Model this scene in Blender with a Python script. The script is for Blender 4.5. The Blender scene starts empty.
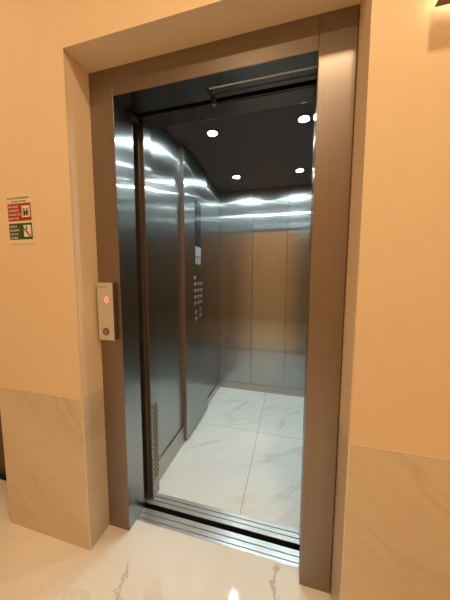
import bpy, bmesh, math, random
from mathutils import Vector, Matrix
random.seed(4)
sc = bpy.context.scene
COL = sc.collection

# ------------------------------------------------------------------ node helpers
def new_mat(name):
    m = bpy.data.materials.new(name); m.use_nodes = True
    nt = m.node_tree; nt.nodes.clear()
    out = nt.nodes.new('ShaderNodeOutputMaterial')
    return m, nt, out
def N(nt, typ, **kw):
    n = nt.nodes.new(typ)
    for k, v in kw.items():
        if k in n.inputs: n.inputs[k].default_value = v
        else: setattr(n, k, v)
    return n
def math_n(nt, op, a, b=None, c=None):
    n = nt.nodes.new('ShaderNodeMath'); n.operation = op
    for i, v in enumerate((a, b, c)):
        if v is None: continue
        if isinstance(v, (int, float)): n.inputs[i].default_value = v
        else: nt.links.new(v, n.inputs[i])
    return n.outputs[0]
def mixc(nt, fac, a, b):
    n = nt.nodes.new('ShaderNodeMix'); n.data_type = 'RGBA'
    for i, v in ((0, fac), (6, a), (7, b)):
        if isinstance(v, (int, float)): n.inputs[i].default_value = v
        elif isinstance(v, tuple): n.inputs[i].default_value = (*v, 1)
        else: nt.links.new(v, n.inputs[i])
    return n.outputs[2]
def position(nt):
    g = nt.nodes.new('ShaderNodeNewGeometry')
    return g.outputs['Position']
def xyz(nt, v):
    s = nt.nodes.new('ShaderNodeSeparateXYZ'); nt.links.new(v, s.inputs[0])
    return s.outputs
def mapping(nt, v, rot=(0, 0, 0), scale=(1, 1, 1), loc=(0, 0, 0)):
    n = nt.nodes.new('ShaderNodeMapping'); nt.links.new(v, n.inputs[0])
    n.inputs['Rotation'].default_value = rot; n.inputs['Scale'].default_value = scale; n.inputs['Location'].default_value = loc
    return n.outputs[0]
def noise(nt, v, scale, detail=3, rough=.55, dist=0):
    n = N(nt, 'ShaderNodeTexNoise', Scale=scale, Detail=detail, Roughness=rough, Distortion=dist)
    nt.links.new(v, n.inputs['Vector'])
    return n.outputs['Fac']
def maprange(nt, v, a, b, c, d):
    n = nt.nodes.new('ShaderNodeMapRange'); nt.links.new(v, n.inputs[0])
    for i, x in enumerate((a, b, c, d)): n.inputs[i+1].default_value = x
    return n.outputs[0]
def veins(nt, v, scale, width, seed=(0, 0, 0)):
    f = noise(nt, mapping(nt, v, loc=seed), scale, 3, .5, .3)
    a = math_n(nt, 'ABSOLUTE', math_n(nt, 'SUBTRACT', f, .5))
    return maprange(nt, a, 0, width, 1, 0)

def plain(name, col, rough=.5, metal=0, spec=.5, bump=0, bscale=60):
    m, nt, out = new_mat(name)
    p = N(nt, 'ShaderNodeBsdfPrincipled', Roughness=rough, Metallic=metal)
    p.inputs['Base Color'].default_value = (*col, 1)
    p.inputs['Specular IOR Level'].default_value = spec
    if bump:
        b = N(nt, 'ShaderNodeBump', Strength=bump, Distance=.002)
        nt.links.new(noise(nt, position(nt), bscale, 4), b.inputs['Height'])
        nt.links.new(b.outputs[0], p.inputs['Normal'])
    nt.links.new(p.outputs[0], out.inputs[0])
    return m
def emit(name, col, s):
    m, nt, out = new_mat(name)
    e = N(nt, 'ShaderNodeEmission', Strength=s); e.inputs[0].default_value = (*col, 1)
    nt.links.new(e.outputs[0], out.inputs[0])
    return m
def steel(name, col, rough=.2, aniso=.5, axis=(0, 0, 1), diff=0.0, dcol=None, wob=0.0, wscale=(2.2, 2.2, .5), thin=None):
    """brushed steel; axis is the direction of the brush lines, highlights smear across them"""
    m, nt, out = new_mat(name)
    geo = nt.nodes.new('ShaderNodeNewGeometry')
    cr = nt.nodes.new('ShaderNodeVectorMath'); cr.operation = 'CROSS_PRODUCT'
    nt.links.new(geo.outputs['Normal'], cr.inputs[0]); cr.inputs[1].default_value = axis
    a = N(nt, 'ShaderNodeBsdfAnisotropic', Roughness=rough, Anisotropy=aniso)
    pos = geo.outputs['Position']
    sx = 90.0
    sc_ = tuple(sx if abs(c) < .5 else 1.2 for c in axis)
    grain = noise(nt, mapping(nt, pos, scale=sc_), 3, 3, .6)
    base = mixc(nt, maprange(nt, grain, .3, .7, 0, 1), tuple(c*.93 for c in col), tuple(min(1, c*1.05) for c in col))
    nt.links.new(base, a.inputs['Color'])
    nt.links.new(cr.outputs[0], a.inputs['Tangent']); a.inputs['Rotation'].default_value = .25
    if wob:
        b = N(nt, 'ShaderNodeBump', Strength=1.0, Distance=wob)
        nt.links.new(noise(nt, mapping(nt, pos, scale=wscale), 1.0, 1, .4), b.inputs['Height'])
        nt.links.new(b.outputs[0], a.inputs['Normal'])
    last = a.outputs[0]
    if thin:          # polished ridges of the brushing: a second, much tighter lobe
        a2 = N(nt, 'ShaderNodeBsdfAnisotropic', Roughness=thin[1], Anisotropy=thin[2])
        a2.inputs['Rotation'].default_value = .25
        nt.links.new(base, a2.inputs['Color']); nt.links.new(cr.outputs[0], a2.inputs['Tangent'])
        if wob: nt.links.new(b.outputs[0], a2.inputs['Normal'])
        mx = nt.nodes.new('ShaderNodeMixShader'); mx.inputs[0].default_value = thin[0]
        nt.links.new(a.outputs[0], mx.inputs[1]); nt.links.new(a2.outputs[0], mx.inputs[2])
        last = mx.outputs[0]
    if diff:
        d = N(nt, 'ShaderNodeBsdfDiffuse'); d.inputs[0].default_value = (*(dcol or col), 1)
        mx = nt.nodes.new('ShaderNodeMixShader'); mx.inputs[0].default_value = diff
        nt.links.new(a.outputs[0], mx.inputs[1]); nt.links.new(d.outputs[0], mx.inputs[2])
        last = mx.outputs[0]
    nt.links.new(last, out.inputs[0])
    return m

def marble(name, base, dark, vein, rough, rot, scale, vw, seed, vstr=.5, joints=(), spots=(), jcol=(.25, .22, .19)):
    m, nt, out = new_mat(name)
    p = N(nt, 'ShaderNodeBsdfPrincipled', Roughness=rough)
    pos = position(nt)
    q = mapping(nt, mapping(nt, pos, rot=rot), scale=scale)
    cloud = maprange(nt, noise(nt, q, 1.6, 4, .55), .35, .7, 0, 1)
    c = mixc(nt, cloud, base, dark)
    v1 = veins(nt, q, 1.3, vw, seed)
    gate = maprange(nt, noise(nt, mapping(nt, pos, loc=seed), 2.3, 2), .42, .62, 0, 1)
    f = math_n(nt, 'MULTIPLY', math_n(nt, 'MULTIPLY', v1, gate), vstr)
    c = mixc(nt, f, c, vein)
    v2 = veins(nt, q, 3.1, vw*.6, tuple(s+7.3 for s in seed))
    c = mixc(nt, math_n(nt, 'MULTIPLY', math_n(nt, 'MULTIPLY', v2, gate), vstr*.5), c, vein)
    o = xyz(nt, pos)
    for (x0, y0, x1, y1, w) in spots:          # single veins that wander along a short segment
        dx, dy = x1-x0, y1-y0; L = math.hypot(dx, dy); ux, uy = dx/L, dy/L
        X = math_n(nt, 'SUBTRACT', o[0], x0); Y = math_n(nt, 'SUBTRACT', o[1], y0)
        t = math_n(nt, 'ADD', math_n(nt, 'MULTIPLY', X, ux), math_n(nt, 'MULTIPLY', Y, uy))
        s = math_n(nt, 'SUBTRACT', math_n(nt, 'MULTIPLY', X, uy), math_n(nt, 'MULTIPLY', Y, ux))
        wob = math_n(nt, 'MULTIPLY', math_n(nt, 'SUBTRACT', noise(nt, pos, 17, 5, .7), .5), .13)
        d = math_n(nt, 'ABSOLUTE', math_n(nt, 'ADD', s, wob))
        k = maprange(nt, d, w*.2, w, 1, 0)
        e1 = maprange(nt, t, 0, .03, 0, 1); e2 = maprange(nt, t, L-.03, L, 1, 0)
        c = mixc(nt, math_n(nt, 'MULTIPLY', math_n(nt, 'MULTIPLY', k, math_n(nt, 'MULTIPLY', e1, e2)), .6), c, (.40, .35, .28))
    for ax, val, w in joints:
        d = math_n(nt, 'ABSOLUTE', math_n(nt, 'SUBTRACT', o[ax], val))
        c = mixc(nt, math_n(nt, 'LESS_THAN', d, w), c, jcol)
    nt.links.new(c, p.inputs['Base Color'])
    nt.links.new(p.outputs[0], out.inputs[0])
    return m

# ------------------------------------------------------------------ materials
M = {}
M['paint'] = plain('wall paint', (.80, .64, .44), .75, spec=.25, bump=.08, bscale=220)
M['ceil'] = plain('ceiling paint', (.82, .70, .52), .85, spec=.2)
M['dado'] = marble('dado marble', (.70, .60, .45), (.63, .525, .385), (.38, .29, .18), .3, (0, math.radians(-42), 0), (.8, 1.0, 3.4), .022, (1.7, 3.1, .4), .32)
M['dado_edge'] = plain('polished dado edge', (.83, .71, .54), .25)
M['floor'] = marble('lobby marble', (.86, .84, .79), (.81, .77, .69), (.50, .44, .36), .05, (0, 0, math.radians(35)), (1.0, 2.2, 1), .02, (4.2, 1.1, 0), .35,
                    spots=[(.070, -.10, .16, -.36, .010), (.700, .062, .715, -.14, .014)])
M['carfloor'] = marble('car marble', (.83, .85, .83), (.75, .77, .76), (.50, .49, .45), .085, (0, 0, math.radians(-35)), (.8, 2.6, 1), .03, (2.4, 8.1, 0), .5,
                       joints=[(0, .511, .0014), (1, .939, .0014)])
M['steel'] = steel('car brushed steel', (.43, .435, .425), .28, .50, wob=.0022, wscale=(3.2, 3.2, .45), thin=(.65, .10, .87))
M['steel_cop'] = steel('control panel steel', (.42, .425, .415), .28, .50, wob=.0014, thin=(.65, .10, .87))
M['steel_jamb'] = steel('door jamb steel', (.40, .405, .395), .28, .50, wob=.0006, thin=(.65, .11, .86))
M['frame'] = steel('frame brushed steel', (.315, .27, .24), .38, .22, diff=.10, dcol=(.22, .17, .14))
M['frame_h'] = steel('header brushed steel', (.315, .27, .24), .40, .1, axis=(1, 0, 0), diff=.16, dcol=(.22, .17, .14))
M['skirt'] = plain('skirting steel', (.48, .46, .43), .36, 1)
M['vent'] = plain('vent plate steel', (.46, .42, .35), .55, .6)
M['sill'] = steel('sill aluminium', (.72, .74, .74), .30, .3, axis=(1, 0, 0), diff=.35, dcol=(.5, .5, .49))
M['groove'] = plain('sill groove', (.02, .02, .02), .6)
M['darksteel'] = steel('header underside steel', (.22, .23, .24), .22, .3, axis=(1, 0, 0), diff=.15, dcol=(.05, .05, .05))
M['rail'] = plain('track rail aluminium', (.90, .92, .92), .5, .1)
M['chrome'] = plain('chrome', (.7, .7, .7), .12, 1)
M['black'] = plain('black rubber', (.012, .012, .012), .55)
M['shaft'] = plain('dark shaft concrete', (.05, .045, .04), .9, bump=.3, bscale=30)
M['carceil'] = plain('car ceiling laminate', (.055, .047, .050), .42, spec=.4)
M['glass_black'] = plain('black display glass', (.008, .009, .010), .12)
M['plate'] = plain('grey label plate', (.42, .41, .41), .35, .3)
M['ink'] = plain('dark ink', (.05, .03, .02), .6)
M['button'] = plain('button steel', (.40, .39, .37), .3, 1)
M['button_mark'] = plain('engraved white mark', (.85, .84, .80), .5)
M['silver'] = plain('silver panel face', (.70, .66, .58), .38, .35)
M['panel_side_shade'] = plain('panel shaded side', (.16, .12, .085), .35, .5)  # dark brown puts the side's shade and dim reflection into the colour
M['ringgrey'] = plain('button ring grey', (.17, .15, .13), .3, .6)
M['led'] = emit('red led digit', (1, .20, .12), 2.2)
M['card'] = plain('white card', (.80, .71, .52), .45)
M['red'] = plain('red print', (.36, .022, .012), .45)
M['green'] = plain('green print', (.026, .078, .012), .45)
M['white'] = plain('white print', (.86, .80, .68), .5)
M['brown'] = plain('brown metal casing', (.23, .13, .075), .45, .2)
M['door'] = plain('dark brown door leaf', (.085, .045, .025), .4, bump=.1, bscale=40)
M['lens'] = emit('downlight lens', (.80, 1.0, 1.02), 660)
M['trimring'] = plain('downlight ring', (.12, .12, .12), .3, .8)
M['holes'] = plain('vent holes', (.03, .028, .025), .7)

# ------------------------------------------------------------------ mesh helpers (world coordinates)
def bm_box(bm, x0, x1, y0, y1, z0, z1, bevel=0, seg=2, mi=0):
    r = bmesh.ops.create_cube(bm, size=1)
    vs = r['verts']
    for v in vs:
        v.co = Vector(((x0+x1)/2 + v.co.x*(x1-x0), (y0+y1)/2 + v.co.y*(y1-y0), (z0+z1)/2 + v.co.z*(z1-z0)))
    fs = set(f for v in vs for f in v.link_faces)
    for f in fs: f.material_index = mi
    if bevel:
        es = list(set(e for v in vs for e in v.link_edges))
        g = bmesh.ops.bevel(bm, geom=es, offset=bevel, segments=seg, affect='EDGES', profile=.5, clamp_overlap=True)
        for f in g['faces']: f.material_index = mi
def bm_cyl(bm, c, r, h, axis='Z', seg=24, r2=None, mi=0):
    rot = {'Z': Matrix(), 'X': Matrix.Rotation(math.pi/2, 4, 'Y'), 'Y': Matrix.Rotation(math.pi/2, 4, 'X')}[axis]
    g = bmesh.ops.create_cone(bm, cap_ends=True, segments=seg, radius1=r, radius2=r if r2 is None else r2, depth=h,
                              matrix=Matrix.Translation(Vector(c)) @ rot)
    for f in set(f for v in g['verts'] for f in v.link_faces): f.material_index = mi
def bm_ring(bm, c, r_in, r_out, h, axis='Z', seg=32):
    ang = [2*math.pi*i/seg for i in range(seg)]
    rows = []
    for r, z in ((r_in, -h/2), (r_out, -h/2), (r_out, h/2), (r_in, h/2)):
        row = []
        for a in ang:
            u, v = r*math.cos(a), r*math.sin(a)
            d = {'Z': (u, v, z), 'X': (z, u, v), 'Y': (u, z, v)}[axis]
            row.append(bm.verts.new(Vector(c)+Vector(d)))
        rows.append(row)
    for k in range(4):
        A, B = rows[k], rows[(k+1) % 4]
        for i in range(seg):
            bm.faces.new((A[i], A[(i+1) % seg], B[(i+1) % seg], B[i]))
    bmesh.ops.recalc_face_normals(bm, faces=bm.faces)
def wloc(o):
    v = Vector(o.location)
    while o.parent: o = o.parent; v += o.location
    return v
def obj(name, bm, mats, parent=None, smooth=False, bottom=False):
    """link a bmesh built in world coordinates as one object with its own origin"""
    vs = [v.co for v in bm.verts]
    lo = Vector([min(v[i] for v in vs) for i in range(3)]); hi = Vector([max(v[i] for v in vs) for i in range(3)])
    c = (lo+hi)/2
    if bottom: c.z = lo.z
    for v in bm.verts: v.co -= c
    bmesh.ops.recalc_face_normals(bm, faces=bm.faces)
    me = bpy.data.meshes.new(name); bm.to_mesh(me); bm.free()
    for m in (mats if isinstance(mats, (list, tuple)) else [mats]): me.materials.append(m)
    if smooth:
        for p in me.polygons: p.use_smooth = True
    o = bpy.data.objects.new(name, me); COL.objects.link(o)
    if parent: o.parent = parent; o.location = c - wloc(parent)
    else: o.location = c
    return o
def box(name, x0, x1, y0, y1, z0, z1, mat, parent=None, bevel=0, seg=2):
    bm = bmesh.new(); bm_box(bm, x0, x1, y0, y1, z0, z1, bevel, seg)
    return obj(name, bm, mat, parent)
def cyl(name, c, r, h, mat, parent=None, axis='Z', seg=24):
    bm = bmesh.new(); bm_cyl(bm, c, r, h, axis, seg)
    return obj(name, bm, mat, parent)
def thing(name, label, cat, loc, group=None):
    o = bpy.data.objects.new(name, None); COL.objects.link(o); o.empty_display_size = .1
    o.location = loc; o['label'] = label; o['category'] = cat; o['kind'] = 'thing'
    if group: o['group'] = group
    return o
def tag(o, label, cat):
    o['label'] = label; o['category'] = cat; return o
def struct(o):
    o['kind'] = 'structure'; return o
def text_bm(s, size, x, y, z, depth=.0006, align='LEFT', width=None):
    """letters standing upright on a wall that faces -Y, added to a bmesh at world x,y,z"""
    cu = bpy.data.curves.new('t', 'FONT'); cu.body = s; cu.size = size; cu.align_x = align; cu.extrude = depth
    o = bpy.data.objects.new('t', cu); COL.objects.link(o)
    dg = bpy.context.evaluated_depsgraph_get(); dg.update()
    me = bpy.data.meshes.new_from_object(o.evaluated_get(dg))
    bpy.data.objects.remove(o); bpy.data.curves.remove(cu)
    bm = bmesh.new(); bm.from_mesh(me); bpy.data.meshes.remove(me)
    if width:
        xs = [v.co.x for v in bm.verts]; w = max(xs)-min(xs)
        for v in bm.verts: v.co.x *= width/w
    for v in bm.verts: v.co = Vector((x+v.co.x, y-v.co.z, z+v.co.y))
    return bm
def join_bms(bms):
    r = bmesh.new()
    for b in bms:
        me = bpy.data.meshes.new('j'); b.to_mesh(me); b.free(); r.from_mesh(me); bpy.data.meshes.remove(me)
    return r
def poly_bm(pts, x, y, z, s, depth=.0008):
    """flat outline (px, pz) extruded along Y"""
    bm = bmesh.new()
    a = [bm.verts.new((x+p[0]*s, y, z+p[1]*s)) for p in pts]
    b = [bm.verts.new((x+p[0]*s, y+depth, z+p[1]*s)) for p in pts]
    bm.faces.new(a); bm.faces.new(b[::-1])
    n = len(pts)
    for i in range(n): bm.faces.new((a[i], a[(i+1) % n], b[(i+1) % n], b[i]))
    bmesh.ops.recalc_face_normals(bm, faces=bm.faces)
    return bm

# ------------------------------------------------------------------ dimensions
W = .805            # clear opening of the landing door
XL, XR = -.1166, .9205   # niche sides = outer edges of the steel frame
XRF = .9300         # the right reveal splays a little, this is its front corner
WY = -.123          # face of the lobby wall (frame face is y = 0)
ZN = 2.108          # niche soffit
ZD = .724           # top of the marble dado
ZC = 2.139          # car ceiling
HC = 2.95           # lobby ceiling
XE = -.617          # left end of the wall
LX0, LX1, LY0 = -1.95, 2.15, -2.7
CX0, CX1, CY0, CY1 = -.018, 1.040, .228, 1.650

# ------------------------------------------------------------------ lobby shell
struct(box('floor', LX0-.1, LX1+.1, LY0-.1, .057, -.06, 0, M['floor']))
struct(box('ceiling', LX0-.1, LX1+.1, LY0-.1, .14, HC, HC+.05, M['ceil']))
struct(box('wall_back', LX0-.1, LX1+.1, LY0-.1, LY0, 0, HC, M['paint']))
struct(box('wall_left', LX0-.1, LX0, LY0, .14, 0, HC, M['paint']))
struct(box('wall_right', LX1, LX1+.1, LY0, .14, 0, HC, M['paint']))
# elevator wall: one continuous painted mass with the niche cut out
bm = bmesh.new()
def prism(bm, pts, y0, y1):
    a = [bm.verts.new((x, y0, z)) for x, z in pts]; b = [bm.verts.new((x, y1, z)) for x, z in pts]
    bm.faces.new(a); bm.faces.new(b[::-1]); n = len(pts)
    for i in range(n): bm.faces.new((a[i], a[(i+1) % n], b[(i+1) % n], b[i]))
prism(bm, [(XE, ZD), (XL, ZD), (XL, ZN), (XR, ZN), (XR, ZD), (LX1, ZD), (LX1, HC), (XE, HC)], WY, .062)
for v in bm.verts:
    if abs(v.co.y-WY) < 1e-5 and abs(v.co.x-XR) < 1e-4: v.co.x = XRF
es = [e for e in bm.edges if all(abs(v.co.y-WY) < 1e-5 and (abs(v.co.x-XL) < 1e-4 or abs(v.co.x-XRF) < 1e-4) for v in e.verts)
      or all(abs(v.co.y-WY) < 1e-5 and abs(v.co.z-ZN) < 1e-4 for v in e.verts) or all(abs(v.co.y-WY) < 1e-5 and abs(v.co.x-XE) < 1e-4 for v in e.verts)]
bmesh.ops.bevel(bm, geom=es, offset=.0035, segments=3, affect='EDGES')
struct(obj('wall_front', bm, M['paint']))
for nm, x0, x1 in (('trim_1', XE, XL), ('trim_2', XR, LX1)):
    b2 = bmesh.new(); bm_box(b2, x0, x1, WY, .062, 0, ZD)
    for v in b2.verts:
        if abs(v.co.y-WY) < 1e-5 and abs(v.co.x-XR) < 1e-4: v.co.x = XRF
    ee = [e for e in b2.edges if all(abs(v.co.y-WY) < 1e-5 for v in e.verts) and abs(e.verts[0].co.x-e.verts[1].co.x) < 1e-5]
    g = bmesh.ops.bevel(b2, geom=ee, offset=.004, segments=2, affect='EDGES')
    for f in g['faces']: f.material_index = 1
    struct(obj(nm, b2, [M['dado'], M['dado_edge']]))
# thin joint between dado and paint
struct(box('trim_3', XRF+.004, LX1, WY-.0012, WY+.001, ZD-.0015, ZD+.0015, M['dado_edge']))
struct(box('trim_4', XE, XL-.004, WY-.0012, WY+.001, ZD-.0015, ZD+.0015, M['dado_edge']))
# recess at the far left with a dark door
struct(box('wall_pier', XE, XE+.12, .062, .14, 0, HC, M['paint']))
struct(box('wall_recess', LX0, XE, .08, .14, 2.1, HC, M['paint']))
d1 = struct(box('door_1', LX0, XE, .085, .13, 0.004, 2.1, M['door'], bevel=.002))
b2 = bmesh.new()
bm_box(b2, LX0+.08, XE-.08, .079, .086, .12, .95, .002); bm_box(b2, LX0+.08, XE-.08, .079, .086, 1.05, 1.98, .002)
obj('door_panel', b2, M['door'], d1)
# shaft around the car
struct(box('wall_shaft_left', -.42, -.36, .062, 1.95, -.3, HC, M['shaft']))
struct(box('wall_shaft_right', 1.75, 1.81, .062, 1.95, -.3, HC, M['shaft']))
struct(box('wall_shaft_rear', -.42, 1.81, 1.95, 2.0, -.3, HC, M['shaft']))
struct(box('ceiling_shaft', -.42, 1.81, .14, 2.0, HC, HC+.05, M['shaft']))
struct(box('floor_shaft', -.42, 1.81, .057, 2.0, -.36, -.3, M['shaft']))
struct(box('wall_shaft_threshold', -.42, 1.81, .0575, .062, -.3, -.03, M['shaft']))

# ------------------------------------------------------------------ landing door frame
fr = thing('elevator_door_frame', 'bronze-toned brushed steel frame around the open elevator doorway', 'door frame', (W/2, 0, 0))
box('jamb', XL+.0005, 0, 0, .126, 0, ZN-.0005, [M['frame']], fr, .0012)
# inner reveal of the left jamb is cleaner, mirror-brushed steel
bx = box('jamb_reveal', 0, .0012, .0015, .1255, .001, 2.0, M['steel_jamb'], fr); bx['label'] = 'blue-grey reflective inner face of left jamb'
box('jamb', W, XR-.0005, 0, .060, 0, ZN-.0005, [M['frame']], fr, .0012)
box('jamb_reveal', W-.0012, W, .0015, .0595, .001, 2.0, M['steel_jamb'], fr)
box('header', 0.0006, W-.0006, 0, .060, 2.0, ZN-.0005, [M['frame_h']], fr, .0012)
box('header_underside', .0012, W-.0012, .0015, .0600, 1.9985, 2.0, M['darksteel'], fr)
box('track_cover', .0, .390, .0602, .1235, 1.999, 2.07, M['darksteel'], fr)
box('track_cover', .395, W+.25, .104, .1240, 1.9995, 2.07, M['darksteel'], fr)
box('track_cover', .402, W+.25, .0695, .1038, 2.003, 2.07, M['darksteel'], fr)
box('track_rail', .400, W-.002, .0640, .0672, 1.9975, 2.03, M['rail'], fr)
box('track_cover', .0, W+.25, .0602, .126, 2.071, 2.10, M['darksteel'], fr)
b2 = bmesh.new(); bm_box(b2, .391, .400, .069, .104, 1.993, 2.05, .002); bm_box(b2, .392, .408, .1245, .140, 1.984, 2.01, .002)
br = obj('bracket', b2, M['black'], fr)
cyl('bracket_roller', (.400, .132, 1.982), .006, .014, M['chrome'], fr, 'Y', 16)
box('seal', -.010, -.001, .1262, .1340, .0, 2.02, M['black'], fr)
b2 = bmesh.new(); bm_box(b2, -.012, .022, .105, .150, 1.972, 1.998, .006)
obj('seal_cap', b2, M['black'], fr)
box('edge_strip', -.0085, -.0035, .1341, .1365, .02, 1.975, M['chrome'], fr)

# landing sill
ls = thing('landing_sill', 'grooved aluminium door sill at the lobby floor edge', 'door sill', (W/2, .09, -.03))
b2 = bmesh.new()
for y0, y1 in ((.0572, .0730), (.0770, .1000), (.1040, .1290)):
    bm_box(b2, -.0, W+.25, y0, y1, -.03, -.0004 if y0 > .06 else .0004, .0008, 1)
obj('tread', b2, M['sill'], ls)
b2 = bmesh.new()
for y0, y1 in ((.0732, .0768), (.1002, .1038)): bm_box(b2, 0, W+.25, y0, y1, -.03, -.006)
obj('groove', b2, M['groove'], ls)
# parked landing door leaves
ld = thing('sliding_door', 'parked steel landing door leaf edge behind the right frame post', 'door', (W+.2, .09, .0))
box('panel', W+.003, W+.40, .0655, .0925, .004, 1.99, M['steel_jamb'], ld, .002)
box('panel', W+.006, W+.41, .0985, .1235, .004, 1.99, M['steel_jamb'], ld, .002)

# ------------------------------------------------------------------ the car
car = thing('elevator_car', 'open elevator car with brushed steel walls, white marble floor and four ceiling spots', 'elevator', (.511, .94, -.05))
fl = box('floor_panel', CX0, CX1, CY0, CY1, -.05, 0, M['carfloor'], car); fl['label'] = 'white veined marble floor of four tiles'
cl = box('ceiling_panel', CX0-.02, CX1+.02, .228, CY1+.02, ZC, ZC+.03, M['carceil'], car); cl['label'] = 'dark ceiling panel'
# back wall: three tall sheets with dark shadow gaps
xs = [CX0, .340, .692, CX1]
for i in range(3):
    box('back_panel', xs[i]+(.0012 if i else 0), xs[i+1]-(.0012 if i < 2 else 0), CY1, CY1+.018, .0, ZC, M['steel'], car, .0008, 1)
box('backing', CX0-.02, CX1+.02, CY1+.018, CY1+.022, 0, ZC, M['black'], car)
box('skirting', CX0, CX1, CY1-.010, CY1, 0, .074, M['skirt'], car, .001)
# left wall: sheet, protruding control column, sheet
box('side_panel', CX0-.02, CX0, .2505, .672, .0, ZC, M['steel'], car, .0008, 1)
box('side_panel', CX0-.02, CX0, 1.140, CY1, .0, ZC, M['steel'], car, .0008, 1)
box('skirting', CX0, CX0+.009, .2505, .672, 0, .135, M['skirt'], car, .001)
box('skirting', CX0, CX0+.009, 1.140, CY1-.010, 0, .074, M['skirt'], car, .001)
for y in (.672,):
    pass
# right wall and front returns
box('side_panel', CX1, CX1+.02, .2505, .945, 0, ZC, M['steel'], car, .0008, 1)
box('side_panel', CX1, CX1+.02, .947, CY1, 0, ZC, M['steel'], car, .0008, 1)
box('skirting', CX1-.009, CX1, .2505, CY1-.010, 0, .074, M['skirt'], car, .001)
b2 = bmesh.new()
bm_box(b2, -.036, -.004, .180, .250, 0, 2.0, .0015); bm_box(b2, -.001, .020, .184, .250, 0, 2.0, .0015)
bm_box(b2, -.005, .0, .188, .249, 0, 2.0)
rp = obj('return_post', b2, M['frame'], car); rp['label'] = 'steel door return post at the left, lobby reflection in its brown colour'  # brown steel carries the warm lobby reflection in its colour
sp = box('return_side', .020, .0212, .1855, .2485, .0, 2.0, M['steel_jamb'], car)
# perforated vent low on the return post
b2 = bmesh.new(); bm_box(b2, .0212, .0222, .189, .247, .07, .555)
vg = obj('vent_grille', b2, M['vent'], car)
b2 = bmesh.new()
rows = 29
for r in range(rows):
    for c in range(3):
        bm_cyl(b2, (.0225, .1985+c*.0180+(.0090 if r % 2 else 0), .112+r*.0152), .0063, .0008, 'X', 8)
obj('perforations', b2, M['holes'], vg)['kind'] = 'stuff'
box('return_panel', W+.035, CX1+.02, .232, .2505, 0, ZC, M['steel'], car, .001)
box('return_panel', W+.0345, W+.050, .205, .2505, 0, 2.0, M['steel_jamb'], car, .001)
# transom over the car door
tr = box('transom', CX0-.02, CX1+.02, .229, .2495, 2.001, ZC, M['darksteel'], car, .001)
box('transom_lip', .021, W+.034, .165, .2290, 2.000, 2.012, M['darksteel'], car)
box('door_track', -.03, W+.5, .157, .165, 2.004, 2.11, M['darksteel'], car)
# car sill
b2 = bmesh.new()
for y0, y1 in ((.1575, .1790), (.1830, .2040), (.2080, .2279)): bm_box(b2, -.036, W+.3, y0, y1, -.03, 0, .0008, 1)
si = obj('sill', b2, M['sill'], car); si['label'] = 'grooved aluminium car sill'
b2 = bmesh.new()
for y0, y1 in ((.1792, .1828), (.2042, .2078)): bm_box(b2, -.036, W+.3, y0, y1, -.03, -.007)
obj('groove', b2, M['groove'], si)
box('door_leaf', W+.004, W+.42, .1660, .1820, .004, 1.998, M['steel_jamb'], car, .0015)
box('door_leaf', W+.012, W+.43, .1860, .2020, .004, 1.998, M['steel_jamb'], car, .0015)

# control column with its display and buttons
XC = .012
box('gap_shade_strip', -.036, W+.3, .1566, .1574, -.25, -.0012, M['black'], car)  # black strip added so the running gap's shade is in the colour
cop = box('control_panel', CX0-.02, XC, .672, 1.140, .022, ZC-.001, M['steel_cop'], car, .0012)
cop['label'] = 'full height steel control column with display and lift buttons'
stl = box('panel_edge_reflection', CX0, XC-.001, .6706, .6720, .023, ZC-.002, M['frame'], cop)  # browner steel sheet, warm lobby reflection painted onto the front-facing edge
box('display', XC, XC+.0022, .866, .990, 1.488, 1.835, M['glass_black'], cop, .0008, 1)['label'] = 'tall black glass display'
box('capacity_plate', XC, XC+.0016, .868, .985, 1.412, 1.485, M['plate'], cop, .0005, 1)['label'] = 'small grey rating plate'
b2 = bmesh.new()
for y0, y1 in ((.872, .900), (.914, .940), (.950, .976)): bm_box(b2, XC, XC+.0014, y0, y1, 1.350, 1.404)
obj('notice', b2, M['plate'], cop)
def button(y, z, mark):
    b = cyl('button', (XC+.002, y, z), .0140, .004, M['button'], cop, 'X', 20)
    return b
bz = [1.190, 1.139, 1.089, 1.040]
bys = [.850, .918, .988]
spots_ = [(.850, 1.242)] + [(y, z) for z in bz for y in bys] + [(.868, .968), (.965, .980), (.868, .915), (.965, .932)]
def mark(y, z):
    # a slim engraved bar and braille dots beside each button, as light marks on the steel
    bm_box(b3, XC, XC+.0012, y+.018, y+.025, z-.002, z+.014)
for y, z in spots_:
    button(y, z, None)
    b3 = bmesh.new(); mark(y, z)
    obj('button_mark', b3, M['button_mark'], cop)

# four recessed ceiling spots
for x, y in ((.242, .596), (.782, .596), (.242, 1.290), (.782, 1.290)):
    b2 = bmesh.new(); bm_ring(b2, (x, y, ZC-.003), .0275, .043, .0055)
    dl = obj('downlight', b2, M['trimring'], car)
    b2 = bmesh.new(); bm_cyl(b2, (x, y, ZC-.003), .027, .005, 'Z', 28)
    obj('lens', b2, M['lens'], dl)

# ------------------------------------------------------------------ call panel on the left post
cp = thing('call_panel', 'slim silver call panel with red digit and round button on left post', 'call panel', (-.06, 0, 1.095))
box('body', -.101, -.0205, -.0215, 0, .966, 1.224, M['panel_side_shade'], cp, .0015)
box('faceplate', -.102, -.0215, -.0255, -.0216, .965, 1.225, M['silver'], cp, .001)['label'] = 'brushed silver face'
box('slot', -.092, -.048, -.0262, -.0256, 1.2050, 1.2068, M['ink'], cp)
bmt = text_bm('0', .042, -.053, -.0256, 1.135, .0004, 'CENTER')
obj('digit', bmt, M['led'], cp)['label'] = 'glowing red digit'
b2 = bmesh.new(); bm_ring(b2, (-.062, -.0268, 1.005), .0115, .0165, .003, 'Y')
rb = obj('button_ring', b2, M['ringgrey'], cp)
cyl('button', (-.062, -.0268, 1.005), .0112, .0026, M['button'], cp, 'Y', 28)

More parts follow.
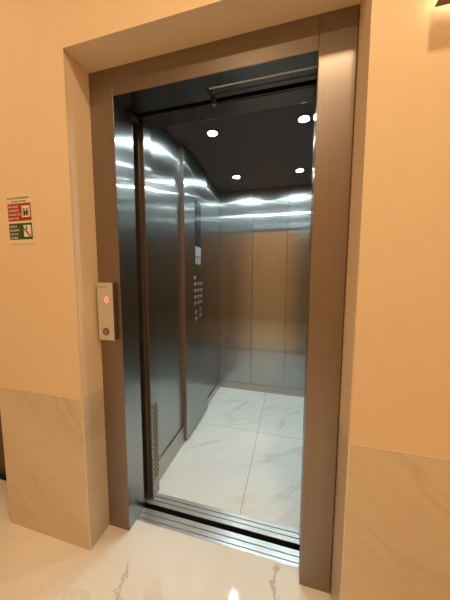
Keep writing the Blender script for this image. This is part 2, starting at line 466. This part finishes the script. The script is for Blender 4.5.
# ------------------------------------------------------------------ safety sign
sg = thing('safety_sign', 'small card sign with red and green blocks on left cream wall', 'sign', (-.39, WY, 1.5))
SX0, SX1, SY = -.458, -.318, WY-.0021
box('card', SX0, SX1, SY, WY-.0001, 1.392, 1.607, M['card'], sg, .0006, 1)
box('red_block', SX0+.004, SX1-.006, SY-.0006, SY, 1.488, 1.560, M['red'], sg)
box('green_block', SX0+.004, SX1-.006, SY-.0006, SY, 1.410, 1.478, M['green'], sg)
yy = SY-.0012
obj('heading', join_bms([text_bm('EN CASO DE EMERGENCIA', .0095, SX0+.005, SY-.0003, 1.579, .0003, width=.122),
                         text_bm('IN CASE OF FIRE', .0095, SX0+.026, SY-.0003, 1.565, .0003, width=.082)]), M['ink'], sg)
lines = lambda ls, z0: join_bms([text_bm(s, .0118, SX0+.009, yy+.0003, z0-i*.0162, .0003, width=w) for i, (s, w) in enumerate(ls)])
obj('red_text', lines([('NO USE EL', .056), ('ASCENSOR', .058), ('DO NOT USE', .066), ('ELEVATOR', .054)], 1.5435), M['white'], sg)
obj('green_text', lines([('USE LA', .040), ('ESCALERA', .054), ('USE THE', .046), ('STAIRS', .042)], 1.4615), M['white'], sg)
box('pictogram_square', -.3745, -.3300, yy, SY-.0006, 1.502, 1.5490, M['white'], sg)
box('pictogram_square', -.3700, -.3300, yy, SY-.0006, 1.4205, 1.4690, M['white'], sg)
y3 = yy-.0008
fig = [bmesh.new()]
bm_box(fig[0], -.3690, -.3675, y3, yy, 1.508, 1.543); bm_box(fig[0], -.3370, -.3355, y3, yy, 1.508, 1.543)
for px in (-.3600, -.3450):
    bm_cyl(fig[0], (px, (y3+yy)/2, 1.5355), .0034, .0008, 'Y', 12)
    bm_box(fig[0], px-.004, px+.004, y3, yy, 1.518, 1.531)
    bm_box(fig[0], px-.0038, px-.0008, y3, yy, 1.507, 1.518); bm_box(fig[0], px+.0008, px+.0038, y3, yy, 1.507, 1.518)
bm_box(fig[0], -.3545, -.3505, y3, yy, 1.512, 1.526)
obj('lift_pictogram', fig[0], M['ink'], sg)
st = poly_bm([(0, 1), (0, .86), (.18, .86), (.18, .68), (.36, .68), (.36, .50), (.54, .50), (.54, .32), (.72, .32), (.72, .14), (.96, .14), (.96, 0),
              (.62, 0), (.62, .20), (.44, .20), (.44, .38), (.26, .38), (.26, .56), (.08, .56), (.08, .74), (-.04, .74), (-.04, 1)][::-1],
             -.3670, y3, 1.4240, .036)
f2 = bmesh.new(); bm_cyl(f2, (-.3525, (y3+yy)/2, 1.4640), .0034, .0008, 'Y', 12)
bm_box(f2, -.3555, -.3500, y3, yy, 1.4490, 1.4600)
obj('stairs_pictogram', join_bms([st, f2]), M['ink'], sg)

# ------------------------------------------------------------------ back-lit wall lamp, top right corner
wl = thing('wall_lamp', 'brown box wall lamp cut off by the top right corner', 'wall lamp', (1.2, WY, 1.9))
b2 = bmesh.new()
bm_box(b2, 1.062, 1.36, -.180, -.174, 1.918, 2.08, .001); bm_box(b2, 1.062, 1.36, -.1745, -.150, 1.918, 1.923, .001)
obj('shade', b2, M['brown'], wl)
b2 = bmesh.new(); bm_box(b2, 1.19, 1.23, -.175, WY, 2.010, 2.030)
obj('bracket', b2, M['brown'], wl)

# ------------------------------------------------------------------ lights
def area(name, loc, rot, size, power, col, shape='DISK', sy=None, spread=None):
    l = bpy.data.lights.new(name, 'AREA'); l.shape = shape; l.size = size
    if sy: l.size_y = sy
    l.energy = power; l.color = col
    if spread: l.spread = math.radians(spread)
    o = bpy.data.objects.new(name, l); COL.objects.link(o); o.location = loc; o.rotation_euler = rot
    return o
WARM = (1.0, .74, .45)
area('lobby_light', (1.02, -.90, HC-.004), (0, 0, 0), .16, 17, WARM)
area('lobby_light', (-1.1, -.85, HC-.004), (0, 0, 0), .13, 10, WARM)
area('lobby_light', (.35, -1.9, HC-.004), (0, 0, 0), .13, 13.5, WARM)  # added unseen fill light, softly brightens everything from behind the camera
area('wall_lamp_light', (1.21, -.157, 1.953), (math.radians(90), 0, 0), .28, .20, (1.0, .76, .48), 'RECTANGLE', .008)

w = bpy.data.worlds.new('World'); sc.world = w; w.use_nodes = True
w.node_tree.nodes['Background'].inputs[0].default_value = (.01, .008, .006, 1)

# ------------------------------------------------------------------ camera (solved from the photograph)
yaw, pitch, roll, f = .2630338, -.0968277, .0028114, 244.716
fwd = Vector((-math.sin(yaw)*math.cos(pitch), math.cos(yaw)*math.cos(pitch), math.sin(pitch)))
right = Vector((math.cos(yaw), math.sin(yaw), 0)); up = right.cross(fwd)
R = right*math.cos(roll)+up*math.sin(roll); U = -right*math.sin(roll)+up*math.cos(roll)
cd = bpy.data.cameras.new('camera'); cam = bpy.data.objects.new('camera', cd); COL.objects.link(cam)
cam.matrix_world = Matrix.Translation((.73757, -.93422, 1.25479)) @ Matrix((R, U, -fwd)).transposed().to_4x4()
cd.sensor_fit = 'HORIZONTAL'; cd.sensor_width = 36; cd.lens = 36*f/450; cd.clip_start = .02
sc.camera = cam

sc.view_settings.view_transform = 'Standard'; sc.view_settings.look = 'None'
sc.view_settings.gamma = 1; sc.view_settings.use_curve_mapping = False
sc.view_settings.exposure = 0.0
sc.cycles.max_bounces = 14; sc.cycles.glossy_bounces = 8; sc.cycles.diffuse_bounces = 6
sc.cycles.use_denoising = True
